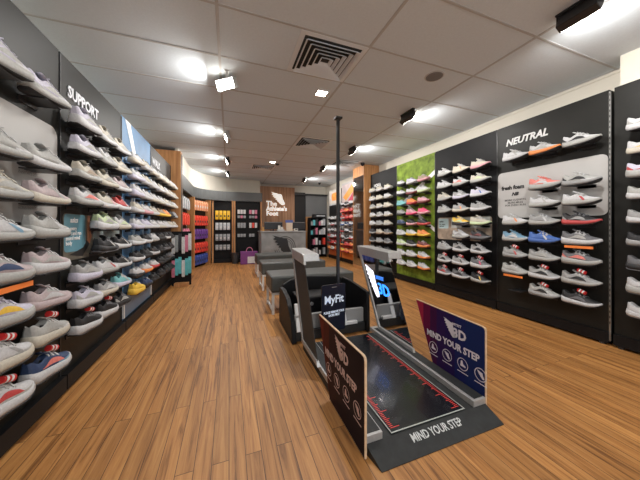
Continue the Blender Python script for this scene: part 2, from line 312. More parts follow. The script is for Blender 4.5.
# ---------------------------------------------------------------- shoes
def ip(keys, t):
    for (a, va), (b, vb) in zip(keys, keys[1:]):
        if t <= b:
            q = (t-a)/(b-a); q = q*q*(3-2*q) if False else q; return va+(vb-va)*q
    return keys[-1][1]
def sm(a, b, t): q = min(1, max(0, (t-a)/(b-a))); return q*q*(3-2*q)
LS = .285
KW = [(0, .016), (.03, .027), (.10, .034), (.2, .0365), (.35, .035), (.5, .039), (.65, .046), (.75, .048), (.85, .043), (.92, .034), (.97, .021), (1, .006)]
def shoe_maker(stack=1.0, lo=False):
    KB = [(0, .012), (.05, .004), (.14, 0), (.6, 0), (.75, .003), (.88, .012), (.96, .024), (1, .032)]
    KT = [(0, .050), (.08, .044), (.25, .036), (.5, .031), (.75, .029), (.9, .036), (1, .043)]
    KR = [(0, .100), (.04, .107), (.10, .096), (.18, .080), (.26, .078), (.34, .090), (.40, .103), (.48, .098), (.6, .082), (.72, .066), (.84, .055), (.93, .050), (.98, .046), (1, .044)]
    up = (stack-1)*.03
    zb = lambda t: ip(KB, t); zt = lambda t: ip(KT, t)*1.0+up*(1-.3*t); zr = lambda t: ip(KR, t)+up; wd = lambda t: ip(KW, t)
    X = lambda t: (t-.5)*LS
    ts = [0, .012, .03, .06, .1, .14, .18, .22, .26, .3, .34, .38, .42, .47, .52, .58, .64, .7, .76, .81, .86, .9, .94, .97, .99, 1] if not lo else [0, .03, .08, .16, .26, .34, .42, .55, .68, .8, .9, .96, 1]
    def side(t, s):            # outer wall of the upper, s 0 (welt) .. 1 (rim)
        k = sm(.30, .46, t); top = zr(t); w_ = wd(t)
        e = 1-.42*s**2.0-.10*k*s
        z = zt(t)+(top-zt(t))*(s if k == 0 else (1-k)*s+k*min(1, s*(1.28-.34*s))*.93)
        return w_*e, z
    upper = MB(); rings = []
    for t in ts:
        k = sm(.33, .42, t)*1.0 if t > .2 else 0
        # heel cup closes quickly
        hc = 1-sm(.0, .05, t)
        k = max(k, hc)
        pts = [side(t, s) for s in (0, .18, .4, .65, .85, 1)]
        wi, zi = pts[-1]; w_ = wd(t); fl = zt(t)+.012
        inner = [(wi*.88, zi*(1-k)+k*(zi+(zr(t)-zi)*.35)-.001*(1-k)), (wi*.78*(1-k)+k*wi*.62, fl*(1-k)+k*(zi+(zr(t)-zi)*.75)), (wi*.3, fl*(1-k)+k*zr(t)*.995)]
        half = pts+inner
        ring = [(X(t), y_, z_) for y_, z_ in half]+[(X(t), 0, fl*(1-k)+k*zr(t))]+[(X(t), -y_, z_) for y_, z_ in half[::-1]]
        rings.append(ring)
    n = len(rings[0]); vs = [p for r_ in rings for p in r_]; fs = []; ms = []
    for i in range(len(rings)-1):
        tm = (ts[i]+ts[i+1])/2
        for j in range(n):
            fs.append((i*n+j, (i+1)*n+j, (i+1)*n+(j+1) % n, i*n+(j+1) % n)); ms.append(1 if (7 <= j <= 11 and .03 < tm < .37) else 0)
    for f_, m_ in zip(fs, ms): upper.f.append(list(f_)); upper.m.append(m_); upper.sm.append(True)
    upper.v = [Vector(p) for p in vs]
    upper.f += [list(range(n)), list(range((len(rings)-1)*n, len(rings)*n))[::-1]]; upper.m += [0, 0]; upper.sm += [False, False]
    def slab(za, zc, fl0, fl1, wave=0):
        m_ = MB(); rr = []
        for t in ts:
            a, b = za(t), zc(t); w0 = wd(t)+fl0; w1 = wd(t)+fl1; mid = (a+b)/2; bul = .004 if not lo else .003
            rr.append([(X(t)*1.02, w0*.93, a), (X(t)*1.03, w0+bul, a+(b-a)*.35), (X(t)*1.02, w1, b-.001), (X(t)*1.02, w1-.006, b+.002), (X(t)*1.02, -w1+.006, b+.002), (X(t)*1.02, -w1, b-.001), (X(t)*1.03, -w0-bul, a+(b-a)*.35), (X(t)*1.02, -w0*.93, a)])
        m_.loft([r_[::-1] for r_ in rr]); return m_
    mid = slab(lambda t: zb(t)+.005, lambda t: zt(t)+.003, .005, .003)
    outs = slab(lambda t: zb(t), lambda t: zb(t)+.006, .004, .004)
    # laces and tongue
    lace = MB()
    for q in range(5 if not lo else 3):
        t = .42+.055*q if not lo else .43+.09*q
        pr = []
        for s in (.8, .9, 1.0): y_, z_ = side(t, s); pr.append((y_+.0015, z_+.003))
        pr += [(pr[-1][0]*.5, zr(t)+.004), (0, zr(t)+.006)]
        line = [(X(t)+.004*(-1)**q, y_, z_) for y_, z_ in pr]+[(X(t)-.004*(-1)**q, -y_, z_) for y_, z_ in pr[-2::-1]]
        for a, b in zip(line, line[1:]): lace.bar(a, b, .007, .0035)
    if not lo:
        lace.bar((X(.40), -.004, zr(.40)+.005), (X(.45), -.022, zr(.45)+.012), .005, .004).bar((X(.40), .004, zr(.40)+.005), (X(.45), .022, zr(.45)+.012), .005, .004)
    tongue = MB(); rr = []
    for t, dz in ((.30, .026), (.33, .022), (.37, .012), (.42, .005), (.5, .0025), (.60, .0015)):
        z_ = zr(t if t > .38 else .38)+dz-.002*(t < .37); hw = .022-.006*abs(t-.4)
        rr.append([(X(t), hw, z_-.006), (X(t), hw*.6, z_+.0015), (X(t), 0, z_+.003), (X(t), -hw*.6, z_+.0015), (X(t), -hw, z_-.006), (X(t)+.004, 0, z_-.004)])
    tongue.loft([r_[::-1] for r_ in rr])
    def patch(strip, off=.0012):         # strip: list of (t, s_low, s_high)
        m_ = MB()
        for sg in (-1,):
            rr = []
            for t, a, b in strip:
                row = []
                for q in range(5):
                    s = a+(b-a)*q/4; y_, z_ = side(t, s); row.append((X(t), sg*(y_+off), z_+off*.2))
                rr.append(row if sg > 0 else row[::-1])
            m_.loft(rr, closed=False, cap=False)
        return m_
    N_ = 9
    sw = patch([(.20+.5*i/N_, .10+.55*(i/N_)**2*.2+.12*(1-i/N_), .10+.55*(i/N_)**2*.2+.12*(1-i/N_)+.03+.42*math.sin(math.pi*min(1, (1-i/N_)**.6))) for i in range(N_+1)])
    d1 = patch([(.36+.12*i/N_, max(0, .9-.9*i/N_-.10), min(1, .95-.85*i/N_+.14)) for i in range(N_+1)])
    d2 = patch([(.48+.20*i/N_, max(0, .9-.9*i/N_-.16), min(1, .95-.85*i/N_+.2)) for i in range(N_+1)])
    bars = d2
    heel = patch([(.015+.15*i/N_, .04, .55-.35*(i/N_)) for i in range(N_+1)])
    guard = patch([(.56+.42*i/N_, .02, .16+.22*math.sin(math.pi*.5*i/N_)) for i in range(N_+1)], .0009)
    stay = patch([(.37+.26*i/N_, .66+.08*i/N_, .97) for i in range(N_+1)], .0014)
    tagm = MB()
    for q in range(5):
        a_, b_ = q/5, (q+1)/5
        tagm.cyl((X(.44)+.058*a_, -.014, zr(.46)+.028-.020*a_), (X(.44)+.058*b_, -.014, zr(.46)+.028-.020*b_), .016, n=12, mi=(0, 1, 0, 1, 0)[q])
    return dict(upper=upper, midsole=mid, outsole=outs, laces=lace, tongue=tongue, swoosh=sw, bars=bars, heel_cap=heel, toe_guard=guard, eyestay=stay, size_tag=tagm)
SM = {}
for v, st in ((0, 1.2), (1, 1.6)):
    for lo in (False, True):
        parts = shoe_maker(st, lo); SM[v, lo] = {k: (m.mesh('shoe_'+k), max(m.m)+1) for k, m in parts.items()}
for d in SM.values():
    for me, ns in d.values():
        for _ in range(ns): me.materials.append(C('w'))
LOM = {}
for v in (0, 1):       # one-piece far shoe : slots upper, lining, sole
    P_ = shoe_maker((1.2, 1.6)[v], True); m_ = MB(); m_.v = list(P_['upper'].v); m_.f = list(P_['upper'].f); m_.m = list(P_['upper'].m); m_.sm = list(P_['upper'].sm)
    for kk, mi in (('midsole', 2), ('laces', 3)):
        n0 = len(m_.v); m_.v += P_[kk].v; m_.f += [[i+n0 for i in f_] for f_ in P_[kk].f]; m_.m += [mi]*len(P_[kk].f); m_.sm += P_[kk].sm
    me = m_.mesh('far_shoe'); [me.materials.append(C('w')) for _ in range(4)]; LOM[v] = me
def setm(o, mats):
    for i, m in enumerate(mats): o.material_slots[i].link = 'OBJECT'; o.material_slots[i].material = m
def shoe(code, loc, rz, detail, label, group, size=1.0):
    cl = code.strip('+#!').replace('+', '')
    up, so = cl[0], cl[1]; ac = cl[2] if len(cl) > 2 else 'q'
    v = 1 if '+' in code else 0
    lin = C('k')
    if detail == 0:
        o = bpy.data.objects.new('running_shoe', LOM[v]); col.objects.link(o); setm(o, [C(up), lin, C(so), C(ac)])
        o.location = loc; o.rotation_euler = (0, 0, rz); o.scale = (size, size*1.05, size*1.10); ORG[o.name] = Vector(loc)
        return tag(o, label, 'shoe', group)
    t = thing('running_shoe', label, 'shoe', loc, group); t.rotation_euler = (0, 0, rz); t.scale = (size, size*1.05, size*1.10)
    D = SM[v, detail == 1]
    def part(nm, key, mats):
        o = bpy.data.objects.new(nm, D[key][0]); col.objects.link(o); o.parent = t; setm(o, mats); return o
    h_ = (ord(code[0])+int(loc[1]*100)) % 3
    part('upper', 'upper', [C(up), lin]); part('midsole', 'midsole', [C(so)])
    part('laces', 'laces', [C({'w': 'q', 'o': 'w', 'k': 'm'}.get(up, 'w') if h_ else up)])
    if detail == 2:
        part('outsole', 'outsole', [C('k') if so not in 'k' else C('m')]); part('tongue', 'tongue', [C(up)])
        h = (ord(code[0])*7+int(loc[1]*100)+int(loc[2]*100)) % 3
        part('side_stripe', 'swoosh' if h else 'bars', [C(ac)])
        part('heel_cap', 'heel_cap', [C(ac if h == 1 else up)])
        tone = {'w': 'q', 'o': 'q', 'g': 'q', 'k': 'm', 'm': 'g', 'q': 'w', 'l': 'w', 'a': 'q', 'u': 'o', 'v': 'w', 'n': 's', 'b': 'n', 's': 'q', 'c': 'w', 'r': 'd'}.get(up, 'w')
        part('toe_guard', 'toe_guard', [C(tone if h_ != 1 else up)]); part('eyestay', 'eyestay', [C(tone if h_ != 2 else up)])
    if '#' in code:
        q = part('size_tag', 'size_tag', [RED, WHITE]); q['label'] = 'red and white barrel tag on the laces'
    return t

# ---------------------------------------------------------------- display bays
def bay(side, name_l, xf, y0, y1, ztop, board, rows, colY, xs, grid, detail, order, kick=.13, sub='', label=None, shelfm=None, extra=None, card=(), zfix=None):
    """side -1 left wall (faces +X), +1 right wall (faces -X)"""
    fr = (FL if side < 0 else FR)(xf, 0, 0); sg = -side
    t = thing('display_bay', label, 'display', (xf, (y0+y1)/2, 0))
    deep = xf-sg*.2
    MB().box((deep, y0+.006, .10), (xf, y1-.006, ztop)).build('backboard', board, t, bevel=.003)
    MB().box((deep, y0+.006, .02), (xf+sg*(.04 if side < 0 else .02), y1-.006, .12)).build('kickboard', KICK, t)
    up = MB().box((xf-sg*.01, y0-.006, .04), (xf+sg*.006, y0+.006, ztop-.02), 0)
    z = .2
    while z < ztop-.05: up.box((xf+sg*.006, y0-.003, z), (xf+sg*.0065, y0+.003, z+.022), 1); z += .05
    up.build('slotted_upright', [GREY if side > 0 and y0 == 1.25 else DARK, DARK], t)
    for yy in (y0+.05, y1-.05): MB().cyl((xf, yy, 0), (xf, yy, .03), .02).build('foot', DARK, t)
    gname = 'running shoes on the '+name_l
    for i, z in enumerate(rows):
        for j, yc in enumerate(colY):
            c = grid[i][j] if j < len(grid[i]) else '-'
            if c == '-': continue
            sh = MB().box((xf, yc-.07, z-.006), (xs+sg*.030, yc+.07, z-.001)).box((xf, yc-.07, z-.03), (xf+sg*.006, yc+.07, z))
            sh.build('shoe_shelf', shelfm or DARK, t)
            if c == '_': continue
            rz = R(90 if side < 0 else -90)+R(random.uniform(-4, 4))+(R(-5) if side < 0 else R(-4))
            up_, so_ = CN[c[0]], CN[c[1]]
            desc = ('all-%s' % up_ if up_ == so_ else '%s' % up_)
            sole = '' if up_ == so_ else ' with %s sole' % so_
            tg = ' and red tag' if '#' in c else ''
            lab = '%s shoe%s%s, %s shelf down, %s column, %s' % (desc, sole, tg, ORD[i], order[j], name_l)
            shoe(c, (xs, yc, z), rz, detail, lab, gname, size=.955 if side < 0 else 1.0)
            if '!' in c:
                k_ = MB().box((xs+sg*.048, yc-.105, z-.030), (xs+sg*.052, yc+.105, z-.006)).build('price_strip', ORG_, loc=(xs+sg*.05, yc, z-.02))
                tag(k_, 'orange price strip below the %s shoe, %s shelf, %s column, %s' % (up_, ORD[i], order[j], name_l), 'price strip', 'orange price strips')
    return t, fr
O3L = ('near', 'middle', 'far'); O3R = ('near', 'middle', 'far')
XL, XR, XSL, XSR = -1.04, 3.3, -.955, 3.205
ZT = 2.36; ZL = 2.245; E = (1.08, 2.115, 3.11, 4.12, 5.45)
def rowsL(z, d, n=9): return [z-d*i for i in range(n)]
# --- left bay nearest the camera
g0 = [['lq+', 'lq'], ['-', '-'], ['qq', 'qw'], ['oq', 'aoq'], ['wqs', 'qqw+'], ['aqn+!', 'awq+'], ['lqy+', 'aaw'], ['wog+#', 'qoq+#'], ['wwr+#', 'nwc+#']]
t, fr = bay(-1, 'leftmost bay', XL, E[0], E[1], ZL, CHAR, [1.79-.19*i for i in range(9)], [1.53, 1.835], XSL, g0, 2, ('near', 'far'),
    label='charcoal shoe wall bay with pale rounded panel, nearest the camera on the left')
fr = FL(XL, E[0], 0); MB().prism(fr, rrect(.02, 1.12, 1.0, 1.72, .06), .001, .006).build('rounded_panel', LGREY, t)
# --- support bay
g1 = [['lw+', 'ow', 'ow'], ['lw', 'wq', 'oo'], ['oqu', 'oo', 'aw'], ['wqc', 'owp', 'rw'], ['-', 'vw+', 'wov'], ['-', 'kk', 'kw'], ['glq+', 'wqr', 'kw'], ['lw+', 'gow', 'tl'], ['kwk#+', 'kwk#+', 'kk']]
t, fr = bay(-1, 'support bay', XL, E[1], E[2], ZL, CHAR, [1.77-.176*i for i in range(9)], [2.245, 2.54, 2.84], XSL, g1, 2, O3L,
    label='charcoal shoe wall bay headed SUPPORT on the left wall')
fr = FL(XL, E[1], 0)
text('SUPPORT', .112, fr, 'sign_lettering', mat('backlit_white_letters', (.70, .71, .75), .5), t, u=.08, v=1.99, n=.002, depth=.004, bold=.025, sx=.90)
PBL = mat('poster_blue', (.13, .30, .38), .5, noise=.25, scale=5)
POB = mat('poster_scene', (.16, .14, .11), .5, noise=.6, scale=7)
o = MB().prism(fr, rrect(.03, .86, .93, 1.185, .03), .001, .005).build('poster', POB, t)
MB().prism(fr, rrect(.035, .92, .30, 1.182, .03), .0052, .0065).build('poster_panel', PBL, t)
MB().prism(fr, rrect(.42, .98, .93, 1.18, .02), .0052, .0060).build('poster_sky', mat('poster_grey_sky', (.33, .40, .40), .5, noise=.3, scale=6), t)
MB().prism(fr, [(.33, 1.18), (.37, 1.18), (.36, 1.10), (.39, 1.02), (.36, .96), (.33, .95)], .0056, .0068).build('poster_runner', mat('poster_skin', (.50, .20, .10), .5), t)
MB().prism(fr, [(.10, .90), (.26, .875), (.30, .91), (.36, .96), (.32, .99), (.27, .94)], .0056, .0072).build('poster_shoe', mat('poster_dark', (.03, .03, .03), .5), t)
text('asics', .05, fr, 'poster_logo', WHITE, t, u=.10, v=1.125, n=.007, bold=.03, shear=.2)
text('on every\nwalk and run\nsound mind\nbody', .040, fr, 'poster_text', WHITE, t, u=.05, v=1.07, n=.007, bold=.015, sx=.9, space=.85)
# --- blue bay
BLU = mat('blue_board', (.075, .20, .38), .5, noise=.35, scale=2.2)
g2 = [['wo', 'ow', 'wo'], ['wl', 'ow', 'ww'], ['wl+', 'ww', 'wo'], ['ow', 'wp', 'ow'], ['wl', 'lw', 'ww'], ['qw', 'kw', 'wq'], ['kw', 'kk', 'kw'], ['wk', 'we', 'wr'], ['yyk+', 'nkw', 'kk']]
t, fr = bay(-1, 'blue bay', XL, E[2], E[3], ZL, BLU, [1.77-.176*i for i in range(9)], [3.28, 3.60, 3.92], XSL, g2, 1, O3L,
    label='light blue shoe wall bay with a white diagonal stripe on the left wall', shelfm=KICK)
fr = FL(XL, E[2], 0)
MB().prism(fr, [(.10, 2.24), (.24, 2.24), (.56, 1.72), (.46, 1.72)], .001, .004).prism(fr, [(.46, 1.72), (.56, 1.72), (.30, 1.25), (.20, 1.25)], .001, .004).build('white_stripe', WHITE, t)
MB().prism(fr, rrect(.03, .14, .94, .34, .005), .002, .012).build('lower_panel', mat('grey_blue_panel', (.13, .20, .30), .45, noise=.15, scale=3), t)
for a_ in (3.125, 4.085): MB().box((XL, a_, .14), (XL+.02, a_+.022, .35)).build('white_edge', WMET, t)
for yy in (3.44, 3.76, 4.06):
    MB().box((XL, yy-.012, .38), (XL+.012, yy+.012, 1.85)).build('white_rail', mat('pale_blue_rail', (.35, .50, .62), .4), t)
# --- walk bay
g3 = [['wo', 'oo', 'wo', 'wo'], ['ow', 'wo', 'ow', 'oo'], ['wo', 'ow', 'qo', 'wo'], ['uy', 'ey', 'kk', 'gq'], ['wo', 'ww', 'ow', 'ow'], ['kk', 'kw', 'kk','-'], ['kk', 'km', 'kk','-'], ['kk', 'kk', 'mk','-'], ['kk', 'kk', 'kk', '-']]
t, fr = bay(-1, 'walk bay', XL, E[3], E[4], ZL, CHAR, [1.77-.176*i for i in range(9)], [4.29, 4.61, 4.93, 5.25], XSL, g3, 1, ('first', 'second', 'third', 'fourth'),
    label='charcoal shoe wall bay headed WALK before the oak divider')
fr = FL(XL, E[3], 0)
text('WALK', .15, fr, 'sign_lettering', mat('backlit_white_letters', (.70, .71, .75), .5), t, u=.08, v=1.99, n=.002, depth=.004, bold=.02)
# oak divider
t = thing('oak_divider', 'tall oak divider panel at the end of the walk bay', 'divider', (-1.15, 5.4, 0))
MB().box((-1.44, 5.47, 0), (-.88, 5.66, 2.55)).build('panel', OAK, t, bevel=.004)
MB().box((-.88, 5.49, .1), (-.87, 5.64, 2.5)).build('edge_strip', mat('dark_edge', (.10, .07, .05), .5), t)

# --- right bays : y edges 5.40 4.37 3.33 2.28 1.25
RR = [1.885-.194*i for i in range(9)]
def cr(yn): return [yn+.16, yn+.46, yn+.75]
# grids written near, middle, far
gN = [['wqk', 'weq', 'ww'], ['-', '-', '-'], ['qgk', 'cqw+', '-'], ['wqr', 'wq', '-'], ['krg', 'gqw', 'wqe'], ['mwq+!', 'bbw', 'sqw'], ['mqc+', 'gq', 'ggr#'], ['gqk#', 'gwk#', 'qq!'], ['kwm#', 'qgk#', '_']]
t, fr = bay(1, 'neutral bay', XR, 1.25, 2.28, ZT, CHAR, RR, cr(1.25), XSR, gN, 2, O3R, label='charcoal shoe wall bay headed NEUTRAL with pale rounded panel on the right')
fr = FR(XR, 2.28, 0)
MB().prism(fr, rrect(.012, 1.20, 1.018, 1.775, .05), .001, .006).build('rounded_panel', LGREY, t)
text('NEUTRAL', .112, fr, 'sign_lettering', mat('white_sign_letters', (.7, .7, .7), .5), t, u=.11, v=2.105, n=.002, depth=.004, bold=.03, shear=.25, sx=.90)
text('fresh foam', .066, fr, 'poster_headline', DARK, t, u=.06, v=1.555, n=.006, bold=.05, sx=.92)
text('NB', .055, fr, 'poster_logo', DARK, t, u=.18, v=1.475, n=.006, bold=.05, shear=.3)
text('MORE CUSHION,\nMORE MILES\nFOR EVERY RUN', .032, fr, 'poster_text', mat('poster_grey_text', (.12, .12, .12), .5), t, u=.22, v=1.41, n=.006, bold=.01, align='CENTER')
gR0 = [['ww'], ['woy'], ['lqr+'], ['qwg'], ['gw'], ['kgw'], ['mk'], ['wqg+'], ['wwg']]
t, fr = bay(1, 'rightmost bay', XR, .2, 1.23, ZT, CHAR, [z+.0 for z in [1.90, 1.70, 1.50, 1.32, 1.12, .93, .73, .53, .33]], [.97], XSR, gR0, 2, ('far',), label='charcoal shoe wall bay cut off by the right edge')
fr = FR(XR, 1.23, 0)
MB().prism(fr, rrect(.22, 2.02, 1.0, 2.22, .04), .001, .006).build('rounded_panel', LGREY, t)
gB = [['opo', 'ooe', 'wq'], ['oqv', 'wqc', 'wqg'], ['lwb', 'glw', 'oq'], ['gwq', 'goe', 'gq'], ['ovo', 'ykv', '-'], ['kmd', 'wqg', '-'], ['gwk', 'gwk', 'gg'], ['mwh#+', 'gwk#', 'gwk#'], ['kqy#', 'mwk#', 'mwr#']]
t, fr = bay(1, 'poster bay', XR, 2.28, 3.33, ZT, BLK, RR, cr(2.28), XSR, gB, 2, O3R, label='black shoe wall bay with a rounded photo poster, between green and neutral bays')
fr = FR(XR, 3.33, 0)
MB().prism(fr, rrect(.06, .885, .98, 1.235, .04), .001, .005).build('photo_poster', mat('poster_brown_photo', (.34, .27, .21), .5, noise=.5, scale=9), t)
MB().prism(fr, rrect(.08, 1.06, .28, 1.22, .015), .0052, .006).build('poster_panel', mat('poster_pale_cyan', (.40, .55, .58), .5, noise=.1, scale=5), t)
MB().prism(fr, rrect(.33, 1.07, .96, 1.228, .01), .0052, .006).build('poster_sky', mat('poster_haze', (.50, .52, .50), .5, noise=.2, scale=6), t)
text('asics', .045, fr, 'poster_logo', DARK, t, u=.10, v=1.16, n=.0065)
text('for every\nsummit', .03, fr, 'poster_text', DARK, t, u=.10, v=1.12, n=.0065)
GRN = mat('leaf_green_board', (.17, .25, .03), .6, noise=.5, scale=9, spec=.2)
gG = [['upu', 'lwg', 'wk'], ['wvg', 'wdr', 'wk'], ['pdr', 'er', 'ttk'], ['hp', 'php', 'gk'], ['krk', 'kpw', 'nkb'], ['eyo', 'wyy', 'ww'], ['dek', 'kw', 'vw'], ['weo', 'ww', 'ww'], ['wek', 'wwk', 'wwk']]
t, fr = bay(1, 'green bay', XR, 3.33, 4.37, ZT, GRN, RR, cr(3.33), XSR, gG, 1, O3R, label='leaf green shoe wall bay with white chevron lines on the right wall')
fr = FR(XR, 4.37, 0)
MB().prism(fr, [(1.03, 2.06), (1.03, 1.98), (.25, 1.54), (.14, 1.57), (.22, 1.61)], .001, .004).prism(fr, [(.14, 1.56), (.22, 1.54), (1.03, 1.00), (1.03, 1.07), (.24, 1.60)], .0012, .0042).build('white_chevron', WHITE, t)
gK = [['ow', 'ow', 'oq'], ['wq', 'oo', 'ow'], ['oo', 'ow', 'qo'], ['wo', 'qw', 'wo'], ['oq', 'gq', 'wq'], ['mu', 'ou', 'kg'], ['mg', 'gg', 'kg'], ['kw', 'mq', 'gw'], ['qw', 'gw', 'wq']]
t, fr = bay(1, 'oak-side bay', XR, 4.37, 5.40, ZT, BLK, RR, cr(4.37), XSR, gK, 1, O3R, label='black shoe wall bay between the oak mirror column and the green bay')
text('HOKA', .10, FR(XR, 5.40, 0), 'sign_lettering', WHITE, t, u=.16, v=2.03, n=.002, bold=.03)
# mirror column
t = thing('mirror_column', 'oak framed mirror column between shoe bays on the right wall', 'mirror', (3.3, 5.7, 0))
MB().box((3.14, 5.44, 0), (3.57, 5.46, CEIL-.002)).box((3.14, 6.01, 0), (3.57, 6.03, CEIL-.002)).box((3.14, 5.46, 2.37), (3.57, 6.01, CEIL-.002)).box((3.14, 5.46, 0), (3.57, 6.01, .08)).build('oak_frame', OAK, t, bevel=.003)
MB().box((3.142, 5.46, .08), (3.16, 6.01, 2.37)).build('mirror', mat('mirror_glass', (.55, .56, .57), .06, metal=1), t)
# far right bays
RAD = stripes('orange_red_board', 2, [(0, (.70, .20, .05)), (.12, (.50, .07, .05)), (.24, (.50, .48, .47)), (.50, (.60, .09, .06)), (.67, (.56, .53, .53))])
gF = [['-', '-', '-'], ['wk', 'kw', 'wk'], ['rr', 'er', 'rc'], ['cr', 'rr', 'rw'], ['wn', 'nw', 'wb'], ['kw', 'wk', 'kr'], ['wr', 'kw', 'wk'], ['er', 'rr', 'ke'], ['ee', 'er', 'yr']]
t, fr = bay(1, 'far red bay', XR, 6.05, 7.08, 2.40, RAD, RR, cr(6.05), XSR, gF, 0, O3R, label='red and white shoe wall bay with an orange poster, just past the mirror column')
fr = FR(XR, 7.08, 0)
MB().prism(fr, rrect(.03, 1.80, 1.0, 2.34, .02), .001, .005).build('poster', mat('poster_pinkish', (.62, .50, .50), .5, noise=.2, scale=4), t)
MB().prism(fr, [(.1, 1.98), (.7, 2.30), (.85, 2.12), (.3, 1.86)], .006, .008).build('poster_orange_shape', mat('poster_amber', (.85, .36, .06), .5), t)
MB().prism(fr, [(.45, 1.84), (.95, 1.84), (.95, 2.14), (.75, 2.06)], .006, .009).build('poster_red_shape', mat('poster_crimson', (.55, .05, .10), .5), t)
WBO = stripes('white_red_board', 2, [(0, (.70, .18, .05)), (.16, (.55, .07, .05)), (.34, (.50, .50, .50)), (.8, (.60, .58, .56))])
gF2 = [['-', '-', '-'], ['-', '-', '-'], ['-', '-', '-'], ['wq', 'ww', 'wk'], ['wk', 'wr', 'wq'], ['wq', 'wk', 'ww'], ['wr', 'ww', 'rw'], ['rw', 'rr', 'kr'], ['er', 'wo', 'ee']]
t, fr = bay(1, 'far orange bay', XR, 7.10, 8.13, 2.30, WBO, RR, cr(7.10), XSR, gF2, 0, O3R, label='white and orange shoe wall bay at the far end of the right wall')
fr = FR(XR, 8.13, 0)
MB().prism(fr, rrect(.03, 1.86, 1.0, 2.28, .02), .001, .005).build('poster', mat('poster_offwhite', (.62, .56, .50), .5), t)
MB().prism(fr, rrect(.25, 1.95, .85, 2.2, .1), .006, .008).build('poster_orange_shape', mat('poster_orange', (.85, .28, .06), .5, noise=.3, scale=8), t)
MB().box((XR-.004, 7.15, 1.25), (XR-.014, 8.08, 1.80)).build('dark_panel', BLK, t)

# ---------------------------------------------------------------- scanner
t = thing('foot_scanner', 'black walk-on foot scanner with two leaning arches and red rulers', 'foot scanner', (1.02, 1.5, 0))
RUB = mat('black_rubber', (.018, .020, .021), .6, noise=.25, scale=25, bump=.3)
SX0, SX1, SY0, SY1 = .62, 1.43, 1.06, 2.15
MB().box((SX0, SY0, 0), (SX1, SY1, .045)).build('base', RUB, t, bevel=.003)
rp = MB(); rp.add([(.64, .952, 0), (1.43, .952, 0), (1.43, SY0, 0), (SX0, SY0, 0), (.64, .952, .004), (1.43, .952, .004), (1.43, SY0, .047), (SX0, SY0, .047)],
    [(3, 2, 1, 0), (4, 5, 6, 7), (0, 1, 5, 4), (1, 2, 6, 5), (2, 3, 7, 6), (3, 0, 4, 7)])
ramp = rp.build('ramp', RUB, t)
rd = Vector((1, 0, 0)); ru = Vector((0, .108, .043)).normalized()
fr = Frame((.86, .952, .004), rd, ru)
text('MIND YOUR STEP', .054, fr, 'ramp_lettering', mat('worn_white_print', (.62, .64, .64), .6, noise=.3, scale=70), ramp, u=.0, v=.058, n=.0006, depth=.0008, bold=.015, sx=.78)
for x0, x1 in ((.62, .715), (1.335, 1.43)):
    s_ = MB().box((x0, SY0-.002, .046), (x1, SY1+.05, .082)).build('side_rail', ALU, t, bevel=.002)
    MB().box((x0+(.004 if x0 > 1 else .012)+(.016 if x0 > 1 else 0), SY0+.012, .0822), (x1-(.004 if x0 > 1 else .006), SY1, .0845)).build('tread_strip', RUB, s_)
gp = MB().box((.775, 1.066, .046), (1.265, 2.12, .053)).build('glass_plate', mat('black_glass', (.006, .007, .010), .22, coat=.2), t)
MB().box((.775, 1.062, .053), (1.265, 1.068, .0545)).box((.770, 1.062, .053), (.775, 2.12, .0545)).box((1.265, 1.062, .053), (1.270, 2.12, .0545)).build('plate_edge', mat('pale_edge', (.42, .45, .43), .4), gp)
RT = mat('red_print', (.75, .05, .04), .5)
for xs_, sg in ((.785, 1), (1.255, -1)):
    q = MB(); y = 1.09; k = 0
    while y < 2.08:
        ln = .055 if k % 10 == 0 else .035 if k % 5 == 0 else .022
        q.box((xs_, y, .0532), (xs_+sg*ln, y+.0035, .0537)); y += .0115; k += 1
    q.build('ruler_marks', RT, gp)
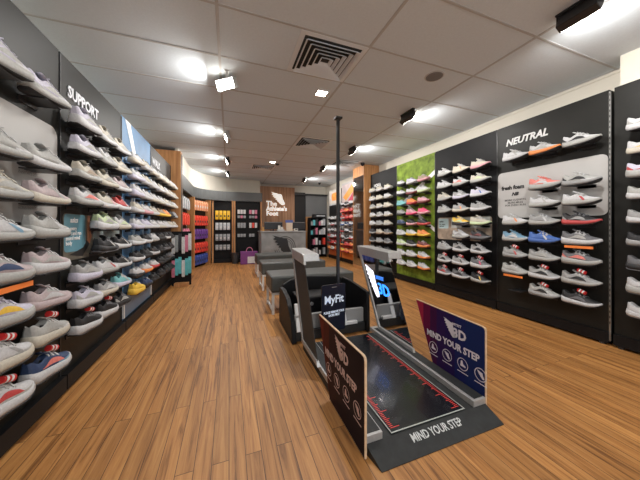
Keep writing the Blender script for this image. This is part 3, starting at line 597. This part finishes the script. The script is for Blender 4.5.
# centre dark channel between plate and rails
GL = smoked_glass()
def arch(xo, xi, side):
    """leaning side frame; xo outer face, xi inner face; parallelogram in the YZ plane"""
    yb0, yb1, yt0, yt1 = (1.62, 2.12, 1.96, 2.53) if side > 0 else (1.70, 2.10, 2.06, 2.47); zb_, zt_ = .08, .80
    P = lambda a, b: (yb0+(yb1-yb0)*a+((yt0-yb0)+((yt1-yt0)-(yb1-yb0))*a)*b, zb_+(zt_-zb_)*b+.02*a*b)
    xa, xb = sorted((xo, xi))
    def quad(mb, pts):
        vs = [(x, *p) for x in (xa, xb) for p in pts]
        mb.add(vs, [(0, 1, 2, 3), (7, 6, 5, 4), (0, 4, 5, 1), (1, 5, 6, 2), (2, 6, 7, 3), (3, 7, 4, 0)])
    f = MB(); e = .07
    quad(f, [P(1-e*.8, 0), P(1, 0), P(1, 1), P(1-e*.8, 1)])            # rear stile
    quad(f, [P(0, 0), P(1-e*.8, 0), P(1-e*.8, .045), P(0, .045)])      # foot rail
    quad(f, [P(0, .955), P(1-e*.8, .955), P(1-e*.8, 1), P(0, 1)])
    fo = f.build('arch', ALU, t)
    g = MB(); m_ = (xa+xb)/2; pts = [P(.0, .05), P(.925, .05), P(.925, .95), P(.0, .95)]
    w_ = .0015
    vs = [(x, *p) for x in (m_-w_, m_+w_) for p in pts]
    g.add(vs, [(0, 1, 2, 3), (7, 6, 5, 4), (0, 4, 5, 1), (1, 5, 6, 2), (2, 6, 7, 3), (3, 7, 4, 0)])
    g.build('glass_pane' if side > 0 else 'outer_cover', GL if side > 0 else mat('grey_cover', (.036, .040, .044), .5, spec=.2), fo)
    # top cap overhanging inwards
    a, b = Vector((0, *P(-.02, 1))), Vector((0, *P(1.02, 1))); x0 = min(xo, xi); x1 = x0+.145; c = MB()
    vs = []
    for p in (a, b):
        for x, dz in ((x0, -.005), (x1, -.005), (x1, .055), (x0, .055)): vs.append((x, p.y+dz*.25, p.z+dz))
    c.add(vs, [(0, 1, 2, 3), (7, 6, 5, 4), (0, 4, 5, 1), (1, 5, 6, 2), (2, 6, 7, 3), (3, 7, 4, 0)])
    c.build('arch_cap', ALU, t, bevel=.004)
    return fo, P, m_
arch(.598, .618, -1)
fo, P, xm = arch(1.405, 1.385, 1)
# logo shapes
WING = [(0, 1), (.30, .93), (.58, .86), (.74, .84), (.80, .70), (.82, .52), (.90, .36), (1.0, .14), (.97, .04), (.80, 0), (.66, .10), (.52, .26), (.44, .30), (.43, .42), (.30, .44), (.38, .53), (.20, .55), (.30, .64), (.11, .68), (.22, .77), (.04, .82), (.14, .90)]
def wing(mb, fr, u, v, w_, h, n0=.001, n1=.003): return mb.prism(fr, [(u+a*w_, v+b*h) for a, b in WING], n0, n1)
EB = mat('glowing_blue', (.02, .2, .9), .4, emit=(.03, .25, 1.0), es=2.2); EWc = mat('glowing_white', (.9, .9, 1), .4, emit=(.85, .85, 1), es=1.8)
EP = mat('glowing_cyan_rim', (.3, .8, .9), .4, emit=(.15, .75, .8), es=2)
# right pane logo: frame lying in the pane, slanted with it
up_ = Vector((0, .25, .75)).normalized()
fr = Frame((xm-.003, 2.27, .39), (0, -1, 0), up_)
wing(MB(), fr, -.02, .00, .18, .31, .0, .003).build('logo_wing', EWc, fo)
text('3D', .15, fr, 'logo_number', EB, fo, u=.165, v=.05, n=0, depth=.002, bold=.012, sx=1.0)
text('MYFIT', .05, fr, 'logo_word', mat('glowing_dim_blue', (.02, .15, .5), .4, emit=(.05, .2, .7), es=1.2), fo, u=.155, v=.19, n=0, depth=.003, bold=.02)
t2 = t
# ---------------------------------------------------------------- sign boards
def board(x, label, stops, zf, zn, y_near=1.03, zb_=.005, th=.012):
    t = thing('sign_board', label, 'sign', (x, 1.3, zb_))
    y0, ytop, ybot = y_near, 1.665, 1.46
    fr = FR(x, ytop, 0); W = ytop-y0
    poly = [(0, zf), (W-.02, zn), (W-.006, zn-.006), (W, zn-.02), (W, zb_), (ytop-ybot, zb_)]
    MB().prism(fr, poly, -th, 0).build('wood_core', mat('pale_plywood', (.62, .44, .28), .6, noise=.15, scale=40), t)
    e = .004; pp = [(e*1.5, zf-e*1.2), (W-.022, zn-e), (W-.01, zn-.008), (W-e, zn-.022), (W-e, zb_+e), (ytop-ybot+e*.5, zb_+e)]
    f = MB().prism(fr, pp, .0003, .0012).build('printed_face', stripes('sign_print_'+stops[0], 1, stops[1], .55), t)
    frs = Frame(fr.p(0, 0, .0014), fr.r, fr.u)
    Wm = mat('sign_white_ink', (.72, .66, .72), .5) if x > 1 else mat('sign_pink_ink', (.62, .46, .44), .5)
    wing(MB(), frs, .285, .335, .10, .115, 0, .0008).build('logo_wing', Wm, f)
    text('MYFIT', .026, frs, 'logo_word', Wm, f, u=.36, v=.420, n=0, depth=.0008)
    text('3D', .085, frs, 'logo_number', Wm, f, u=.365, v=.345, n=0, depth=.0008, bold=.04, sx=.95)
    text('MIND YOUR STEP', .062, frs, 'sign_lettering', Wm, f, u=.125, v=.262, n=0, depth=.0008, bold=.035, sx=.88)
    for i in range(4):
        q = MB(); cu, cv = .19+.125*i, .190; ro, ri = .040, .0355
        ang = [2*math.pi*k/28 for k in range(28)]
        vs = [frs.p(cu+ro*math.cos(a), cv+ro*math.sin(a), .0008) for a in ang]+[frs.p(cu+ri*math.cos(a), cv+ri*math.sin(a), .0008) for a in ang]
        q.add(vs, [(k, (k+1) % 28, 28+(k+1) % 28, 28+k) for k in range(28)])
        if i % 2 == 0:
            q.prism(frs, [(cu-.018, cv-.015), (cu+.022, cv-.015), (cu+.022, cv-.006), (cu+.004, cv+.002), (cu, cv+.022), (cu-.012, cv+.022)], .0002, .0008)
        else:
            wing(q, frs, cu-.024, cv-.022, .048, .045, .0002, .0008)
        q.prism(frs, [(cu-.04, cv-.058), (cu+.04, cv-.058), (cu+.04, cv-.053), (cu-.04, cv-.053)], .0002, .0008)
        q.build('step_icon', Wm, f)
    return t
board(1.446, 'purple to navy MIND YOUR STEP board standing right of the scanner', ('navy', [(0, (.012, .022, .10)), (.22, (.014, .018, .10)), (.36, (.022, .010, .075)), (.5, (.03, .010, .07)), (.63, (.055, .008, .05)), (.74, (.13, .008, .045)), (.86, (.36, .02, .055))]), .50, .49, y_near=1.07)
board(.598, 'dark red MIND YOUR STEP board standing left of the scanner', ('dark red', [(0, (.010, .006, .012)), (.30, (.014, .006, .011)), (.52, (.022, .006, .011)), (.70, (.07, .010, .009)), (.85, (.11, .014, .011))]), .475, .485)

# ---------------------------------------------------------------- treadmill base, myfit sign and pole
t = thing('treadmill', 'low black walled treadmill hood behind the foot scanner', 'treadmill', (.95, 2.6, 0))
SH = mat('treadmill_black', (.007, .007, .008), .5, spec=.25)
sh = MB()
fr = FF(.93, 2.86, 0)
# rear wall with rounded shoulders
poly = [(-.38, .01), (.44, .01), (.44, .42), (.36, .475), (-.05, .50), (-.25, .47), (-.34, .42), (-.38, .32)]
sh.prism(fr, poly, -.05, .0); sh.build('rear_wall', SH, t, bevel=.01)
fl = Frame((1.335, 2.2, 0), (0, 1, 0), (0, 0, 1))
MB().prism(fl, [(.05, .01), (.66, .01), (.66, .46), (.45, .46), (.06, .42)], 0, .035).build('side_wall', SH, t, bevel=.005)
fl = Frame((.545, 2.2, 0), (0, 1, 0), (0, 0, 1))
MB().prism(fl, [(.05, .01), (.66, .01), (.66, .40), (.50, .40), (.30, .36), (.10, .20)], 0, .045).build('side_wall', SH, t, bevel=.005)
MB().box((.59, 2.29, .01), (1.33, 2.80, .10)).build('deck', RUB, t)
MB().box((.59, 2.32, .10), (1.33, 2.36, .24)).build('front_panel', mat('grey_plate', (.32, .32, .31), .5), t)
MB().box((.66, 2.45, .10), (1.05, 2.75, .37)).build('motor_box', SH, t, bevel=.02)
MB().cyl((.80, 2.447, .30), (.80, 2.440, .30), .018).build('badge', mat('silver_badge', (.55, .55, .55), .3, metal=.6), t)
for x in (.62, 1.10):
    MB().bar((x, 2.28, .10), (x, 2.38, .34), .045, .02).bar((x+.01, 2.30, .115), (x+.14, 2.30, .115), .04, .03).build('strut', WMET, t, bevel=.003)
t = thing('sign_stand', 'dark upright MyFit sign with rounded top standing between the arches', 'sign', (.94, 2.16, .05))
fr = Frame((.94, 2.19, 0), (.985, .17, 0), (0, 0, 1))
MB().prism(fr, rrect(-.135, .10, .13, .545, .018), -.012, 0).build('board', mat('navy_board', (.010, .014, .030), .25), t)
MB().box((.88, 2.15, .054), (1.0, 2.24, .065)).box((.92, 2.18, .06), (.96, 2.20, .12)).build('foot', DARK, t)
MB().prism(fr, rrect(-.025, .515, .03, .522, .003), .0002, .001).build('camera_slot', GREY, t)
text('MyFit', .105, fr, 'headline', mat('sign_cool_white', (.75, .82, .92), .4, emit=(.7, .8, 1), es=.25), t, u=0, v=.37, n=.0005, bold=.02, align='CENTER', sx=.93)
text('PLEASE REMOVE YOUR\nSHOES FIRST', .030, fr, 'small_lettering', MC['sign_cool_white'], t, u=0, v=.275, n=.0005, bold=.03, align='CENTER', sx=.75)
t = thing('pole', 'tall thin black pole rising behind the MyFit sign', 'pole', (1.14, 2.55, .1))
MB().box((1.125, 2.535, .37), (1.158, 2.568, 2.29)).build('shaft', DARK, t, bevel=.006)
MB().box((1.08, 2.49, .101), (1.21, 2.62, .385)).build('base', DARK, t, bevel=.01)
MB().box((1.105, 2.515, 2.29), (1.18, 2.59, 2.31)).build('cap', DARK, t)

# ---------------------------------------------------------------- benches
CUSH = mat('charcoal_vinyl', (.070, .074, .070), .42, noise=.1, scale=12, bump=.08)
def bench(x0, x1, y0, y1, label):
    t = thing('bench', label, 'bench', ((x0+x1)/2, (y0+y1)/2, 0), 'customer benches in the middle of the shop')
    MB().box((x0, y0, .27), (x1, y1, .47)).build('seat_cushion', CUSH, t, bevel=.022)
    MB().box((x0+.01, y0+.01, .24), (x1-.01, y1-.01, .268)).build('seat_frame', WMET, t)
    for x in (x0+.025, x1-.025):
        for y in (y0+.025, y1-.025): MB().box((x-.015, y-.015, 0), (x+.015, y+.015, .24)).build('leg', WMET, t)
        MB().box((x-.012, y0+.04, .03), (x+.012, y1-.04, .055)).build('stretcher', WMET, t)
bench(.49, 1.63, 3.10, 3.60, 'charcoal bench on white legs, nearest the scanner')
bench(.52, 1.68, 4.30, 4.80, 'charcoal bench on white legs, middle of the three')
bench(.56, 1.75, 5.50, 6.0, 'charcoal bench on white legs, nearest the counter')

# ---------------------------------------------------------------- counter and things on it
t = thing('service_counter', 'grey concrete look service counter with a dark winged foot emblem', 'counter', (1.43, 7.3, 0))
CON = mat('concrete_grey', (.24, .245, .245), .55, noise=.18, scale=5)
MB().box((.84, 7.05, .08), (2.12, 7.75, .93)).build('body', CON, t, bevel=.006)
MB().box((.82, 7.03, .93), (2.14, 7.77, .955)).build('worktop', mat('counter_top', (.32, .32, .32), .4), t)
MB().box((.88, 7.10, 0), (2.08, 7.72, .08)).build('plinth', KICK, t)
fr = FF(.84, 7.05, 0); q = MB()
for ro, ri in ((.31, .285), (.255, .235), (.205, .19)):
    ang = [R(-150+300*k/40-15) for k in range(41)]
    vs = [fr.p(.66+ro*math.cos(a), .50+ro*math.sin(a), .004) for a in ang]+[fr.p(.66+ri*math.cos(a), .50+ri*math.sin(a), .004) for a in ang]
    vs = [p for p in vs]; q.add(vs, [(k, k+1, 41+k+1, 41+k) for k in range(40) ])
q.build('emblem_rings', mat('emblem_dark_grey', (.06, .06, .06), .5), t)
wing(MB(), fr, .30, .22, .56, .62, .003, .012).build('emblem', mat('emblem_black', (.015, .015, .017), .4), t)
# things on the counter
def monitor(x, label):
    t = thing('monitor', label, 'monitor', (x, 7.45, .955))
    MB().box((x-.27, 7.44, 1.00), (x+.27, 7.47, 1.22)).build('display', DARK, t, bevel=.006)
    MB().box((x-.26, 7.434, 1.205), (x+.26, 7.439, 1.214)).build('top_edge', GREY, t)
    MB().box((x-.10, 7.40, .955), (x+.10, 7.56, .965)).box((x-.02, 7.47, .96), (x+.02, 7.50, 1.06)).build('stand', DARK, t)
monitor(1.24, 'black point of sale screen on the counter, the left one'); monitor(1.96, 'black point of sale screen on the counter, the right one')
def carton(name, x0, x1, y0, y1, z0, z1, m, label, cat, group=None):
    o = MB().box((x0, y0, z0), (x1, y1, z1)).build(name, m, loc=((x0+x1)/2, (y0+y1)/2, z0), bevel=.004); return tag(o, label, cat, group)
PW = mat('paper_white', (.65, .62, .56), .6)
def stand_thing(name, label, cat, x, y, z, segs):
    t = thing(name, label, cat, (x, y, z))
    for nm, a, b, m in segs: MB().box((x+a[0], y+a[1], z+a[2]), (x+b[0], y+b[1], z+b[2])).build(nm, m, t, bevel=.004)
stand_thing('leaflet_rack', 'small rack of pale leaflets on the counter, left of the blue topped stand', 'leaflet rack', 1.42, 7.25, .955, [('tray', (-.10, -.04, 0), (.10, .05, .05), LGREY), ('leaflet', (-.08, -.01, .05), (-.01, .01, .16), PW), ('leaflet', (.0, -.01, .05), (.07, .01, .12), PW)])
stand_thing('display_stand', 'cream product stand with blue top in the middle of the counter', 'display stand', 1.67, 7.25, .955, [('body', (-.09, -.05, 0), (.09, .05, .24), mat('cream_card', (.62, .50, .38), .6)), ('header', (-.11, -.03, .24), (.11, .03, .32), mat('blue_card', (.08, .12, .35), .5))])
stand_thing('card_terminal', 'pale card terminal on the right half of the counter', 'card terminal', 1.86, 7.2, .955, [('body', (-.05, -.05, 0), (.05, .05, .07), PW), ('screen', (-.035, -.052, .03), (.035, -.05, .06), DARK)])
stand_thing('hand_sanitiser', 'small amber bottle at the left end of the counter', 'bottle', .92, 7.3, .955, [('bottle', (-.03, -.03, 0), (.03, .03, .12), mat('amber_bottle', (.5, .25, .06), .3)), ('pump', (-.01, -.01, .12), (.01, .01, .16), DARK)])
# shop name on the oak wall
t = thing('shop_sign', 'white raised shop name with winged foot on the oak feature wall', 'sign', (1.6, 9.04, 1.5))
fr = FF(1.0, 9.049, 0)
SW = mat('sign_white_added_glow', (.95, .94, .90), .4, emit=(1, .95, .88), es=.6)  # slight glow added to the white so the shop name looks brighter
wing(MB(), fr, .42, 1.86, .50, .46, .004, .03).build('emblem', SW, t)
text("The", .24, fr, 'lettering', SW, t, u=.25, v=1.83, n=.004, depth=.02, bold=.02)
text("Athlete's", .22, fr, 'lettering', SW, t, u=.25, v=1.655, n=.004, depth=.02, bold=.035, sx=.95)
text("Foot", .22, fr, 'lettering', SW, t, u=.25, v=1.48, n=.004, depth=.02, bold=.035)

# ---------------------------------------------------------------- far left accessory walls
def pouch(mb, p, r, w_, h, th, mi=0):
    """hanging pack: body with a header card; p top centre, r unit vector along its width (plan)"""
    r = Vector((*r, 0)); n = r.cross(Vector((0, 0, 1))); p = Vector(p); rings = []
    for v, a, b in ((0, .5, .25), (.12, .5, .3), (.2, .5, .9), (.6, .5, 1), (.95, .48, .9), (1, .44, .4)):
        z = -h*v; rings.append([p+r*w_*s*a+n*th*b*q*.5+Vector((0, 0, z)) for s, q in ((-1, -1), (1, -1), (1, 1), (-1, 1))])
    mb.loft(rings, mi=mi, smooth=False)
def hang(name, label, cat, group, p, r, w_, h, th, m, band=None):
    p = Vector(p); t = MB(); pouch(t, p, r, w_, h, th)
    o = t.build(name, m, loc=tuple(p)); tag(o, label, cat, group)
    rr = Vector((*r, 0)); n = rr.cross(Vector((0, 0, 1)))
    q = MB().bar(p+Vector((0, 0, -.01)), p-n*.08+Vector((0, 0, -.01)), .006, .006).build('hook', DARK, o)
    if band: MB().bar(p+n*th*.52-rr*w_*.25+Vector((0, 0, -h*.6)), p+n*th*.52+rr*w_*.25+Vector((0, 0, -h*.6)), .002, h*.2).build('label_band', band, o)
    return o
PK = {k: mat('pack_'+k, c, .45, noise=.12, scale=40) for k, c in dict(peach=(.78, .36, .20), red=(.80, .07, .045), purple=(.16, .06, .30), blue=(.06, .10, .38), yellow=(.85, .50, .01), grey=(.30, .32, .33),
      silver=(.50, .53, .55), teal=(.12, .50, .55), white=(.66, .66, .66), black=(.03, .03, .035), pink=(.65, .20, .30)).items()}
def face_pt(path_p, path_q, s): return (path_p[0]+(path_q[0]-path_p[0])*s, path_p[1]+(path_q[1]-path_p[1])*s)
def rack(name, label, p, q, z0, z1, m, posts=True):
    """upright cabinet whose face runs from p to q in plan; returns thing"""
    p, q = Vector((*p, 0)), Vector((*q, 0)); r = (q-p).normalized(); n = r.cross(Vector((0, 0, 1)))
    t = thing(name, label, 'display', tuple((p+q)/2)); W = (q-p).length
    fr = Frame(p, r, (0, 0, 1)); b = MB(); b.prism(fr, [(0, z0), (W, z0), (W, z1), (0, z1)], -.14, -.10); b.build('backboard', m, t)
    if posts:
        for a in (-.02, W-.02): MB().prism(fr, [(a, 0), (a+.04, 0), (a+.04, z1), (a, z1)], -.14, .04).build('oak_post', OAK, t)
    return t, fr, W
def fill(fr, W, z, n, w_, h, m, nm, cat, group, lab, th=.05, band=None, x0=.06):
    for i in range(n):
        u = x0+(W-2*x0)*(i+.5)/n
        hang(nm, lab % ORD[i], cat, group, fr.p(u, z, -.02), (fr.r.x, fr.r.y), w_, h, th, m, band)
t, fr, W = rack('corner_rack', 'rack of coloured drink bottles and packs in the curved far left corner', (-.86, 7.05), (-.54, 7.90), .0, 1.84, BLK)
for z, m, c in ((1.78, 'peach', 'peach'), (1.38, 'red', 'red'), (1.02, 'purple', 'purple'), (.66, 'red', 'scarlet'), (.34, 'blue', 'blue')):
    fill(fr, W, z, 6, .10, .27, PK[m], 'hanging_pack', 'pack', c+' packs on the corner rack', c+' pack hanging %s from left on the curved corner rack', band=PK['black'] if m != 'peach' else PK['white'])
t, fr, W = rack('side_rack', 'rack of mixed packs along the left wall behind the oak divider', (-.93, 5.85), (-.90, 6.95), .0, 1.84, BLK, False)
for z, m, c in ((1.76, 'silver', 'silver grey'), (1.40, 'red', 'red'), (1.04, 'pink', 'pink'), (.70, 'red', 'bright red'), (.38, 'blue', 'dark blue')):
    fill(fr, W, z, 4, .17, .28, PK[m], 'hanging_pack', 'pack', c+' packs on the side rack', c+' pack, %s from the camera, rack behind the oak divider')
t, fr, W = rack('bottle_cabinet', 'black cabinet with yellow bottle row between oak posts', (-.45, 8.03), (.10, 8.03), .0, 1.86, BLK)
MB().prism(fr, [(0, 0), (W, 0), (W, .1), (0, .1)], -.10, .02).build('plinth', KICK, t)
for z, m, c, hh in ((1.56, 'yellow', 'yellow', .27), (1.20, 'silver', 'silver', .22), (.86, 'grey', 'grey', .20), (.54, 'grey', 'dark grey', .16)):
    fill(fr, W, z, 4, .085, hh, PK[m], 'hanging_bottle', 'bottle', c+' bottles in the cabinet', c+' bottle, %s from left, '+{'yellow': 'top', 'silver': 'second', 'grey': 'third', 'dark grey': 'lowest'}[c]+' row of the black bottle cabinet', band=PK['black'] if c == 'yellow' else PK['white'])
t, fr, W = rack('sock_cabinet', 'black cabinet with few hanging socks and laces left of the counter', (.16, 8.03), (.95, 8.03), .0, 1.86, BLK)
MB().prism(fr, [(0, 0), (W, 0), (W, .1), (0, .1)], -.10, .02).build('plinth', KICK, t)
for z, k in ((1.60, 0), (1.42, 1), (1.20, 2), (.86, 3)):
    for j in range(6):
        if k == 3 and j == 5: continue
        u = .12+.085*j+(.09 if j > 2 else 0); m = (('white', 'white', 'white', 'pink', 'white', 'pink'), ('grey', 'pink', 'grey', 'grey', 'grey', 'pink'), ('grey', 'grey', 'grey', 'white', 'red', 'white'), ('grey',)*6)[k][j]
        hang('sock_pack', '%s sock pack, %s row, %s from left, cabinet beside the counter' % (m, ORD[k], ORD[j]), 'sock pack', 'sock packs in the cabinet', fr.p(u, z, -.02), (1, 0), .07, (.13, .08, .16, .10)[k], .03, PK[m])
# insole stand in front of the oak divider
t = thing('insole_stand', 'low black stand of hanging insoles at the end of the walk bay', 'stand', (-.80, 5.25, 0))
MB().box((-.99, 5.24, .0), (-.665, 5.26, 1.0)).build('back_panel', BLK, t); MB().box((-.93, 5.12, 0), (-.70, 5.235, .06)).build('base', OAK, t)
for k, (z, m, c) in enumerate(((.93, ('white', 'grey', 'black', 'white', 'pink', 'white'), 'upper'), (.50, ('pink', 'teal', 'teal', 'white', 'teal', 'teal'), 'lower'))):
    for j in range(6):
        hang('insole_pack', '%s insole pack, %s row, %s from left, on the low stand by the oak divider' % (m[j], c, ORD[j]), 'insole pack', c+' insole packs', (-.955+.054*j, 5.20, z+.03*(j % 3)-.03), (1, 0), .05, .31, .03, PK[m[j]])
# gift bag and bin near the cabinet
t = thing('tote_bag', 'purple tote bag with white printed panel on the floor beside the counter', 'bag', (.55, 7.55, 0))
MB().box((.31, 7.45, 0), (.79, 7.66, .36)).build('body', mat('purple_bag', (.20, .05, .22), .6), t, bevel=.01)
MB().box((.50, 7.44, .03), (.77, 7.452, .22)).build('print', PK['white'], t)
hb = MB()
pts = [Vector((.56+.09*math.cos(a), 7.55, .36+.12*math.sin(a))) for a in [math.pi*i/8 for i in range(9)]]
for a, b in zip(pts, pts[1:]): hb.bar(a, b, .02, .012, up=(0, 1, 0))
hb.build('handle', PK['pink'], t)
t = thing('waste_bin', 'small dark round bin in front of the sock cabinet', 'bin', (.20, 7.78, 0))
MB().cyl((.17, 7.75, 0), (.17, 7.75, .30), .09, .12, 20).build('body', mat('bin_grey', (.035, .037, .04), .5), t)
MB().cyl((.17, 7.75, .30), (.17, 7.75, .312), .125, .125, 20).build('rim', DARK, t)
# far right shelving unit
t = thing('shelf_unit', 'black shelving unit with boxed goods at the far right end', 'shelving', (2.95, 8.45, 0))
MB().box((2.66, 8.62, 0), (3.27, 8.64, 1.40)).build('back_panel', BLK, t)
for x in (2.66, 2.955, 3.25): MB().box((x, 8.3, 0), (x+.02, 8.62, 1.40)).build('upright', BLK, t)
for z in (.08, .42, .78, 1.10, 1.38): MB().box((2.68, 8.3, z), (3.25, 8.62, z+.02)).build('shelf', BLK, t)
cols_ = [PK['pink'], PK['white'], PK['teal'], PK['white'], PK['red'], PK['black'], PK['silver'], PK['grey']]
k = 0
for iz, z in enumerate((.10, .44, .80, 1.12)):
    for i in range(6):
        x = 2.69+.09*i+(.02 if i > 2 else 0); h = .14+.05*((i*7+iz*3) % 3)
        if iz < 2 and i in (0, 4): continue
        m = cols_[(i*3+iz*5) % 8]; cn = m.name.replace('pack_', '')
        carton('goods_box', x, x+.078, 8.33, 8.50, z, z+h, m, '%s box, %s from left, %s shelf up, far black shelving' % (cn, ORD[i], ORD[iz]), 'box', 'boxed goods on the far shelving'); k += 1
t = thing('printer', 'black printer with pale front slot on top of the far shelving', 'printer', (3.0, 8.4, 1.40))
MB().box((2.82, 8.32, 1.40), (3.26, 8.60, 1.52)).build('body', DARK, t, bevel=.012); MB().box((2.90, 8.31, 1.44), (3.22, 8.322, 1.475)).build('front_slot', PK['silver'], t)
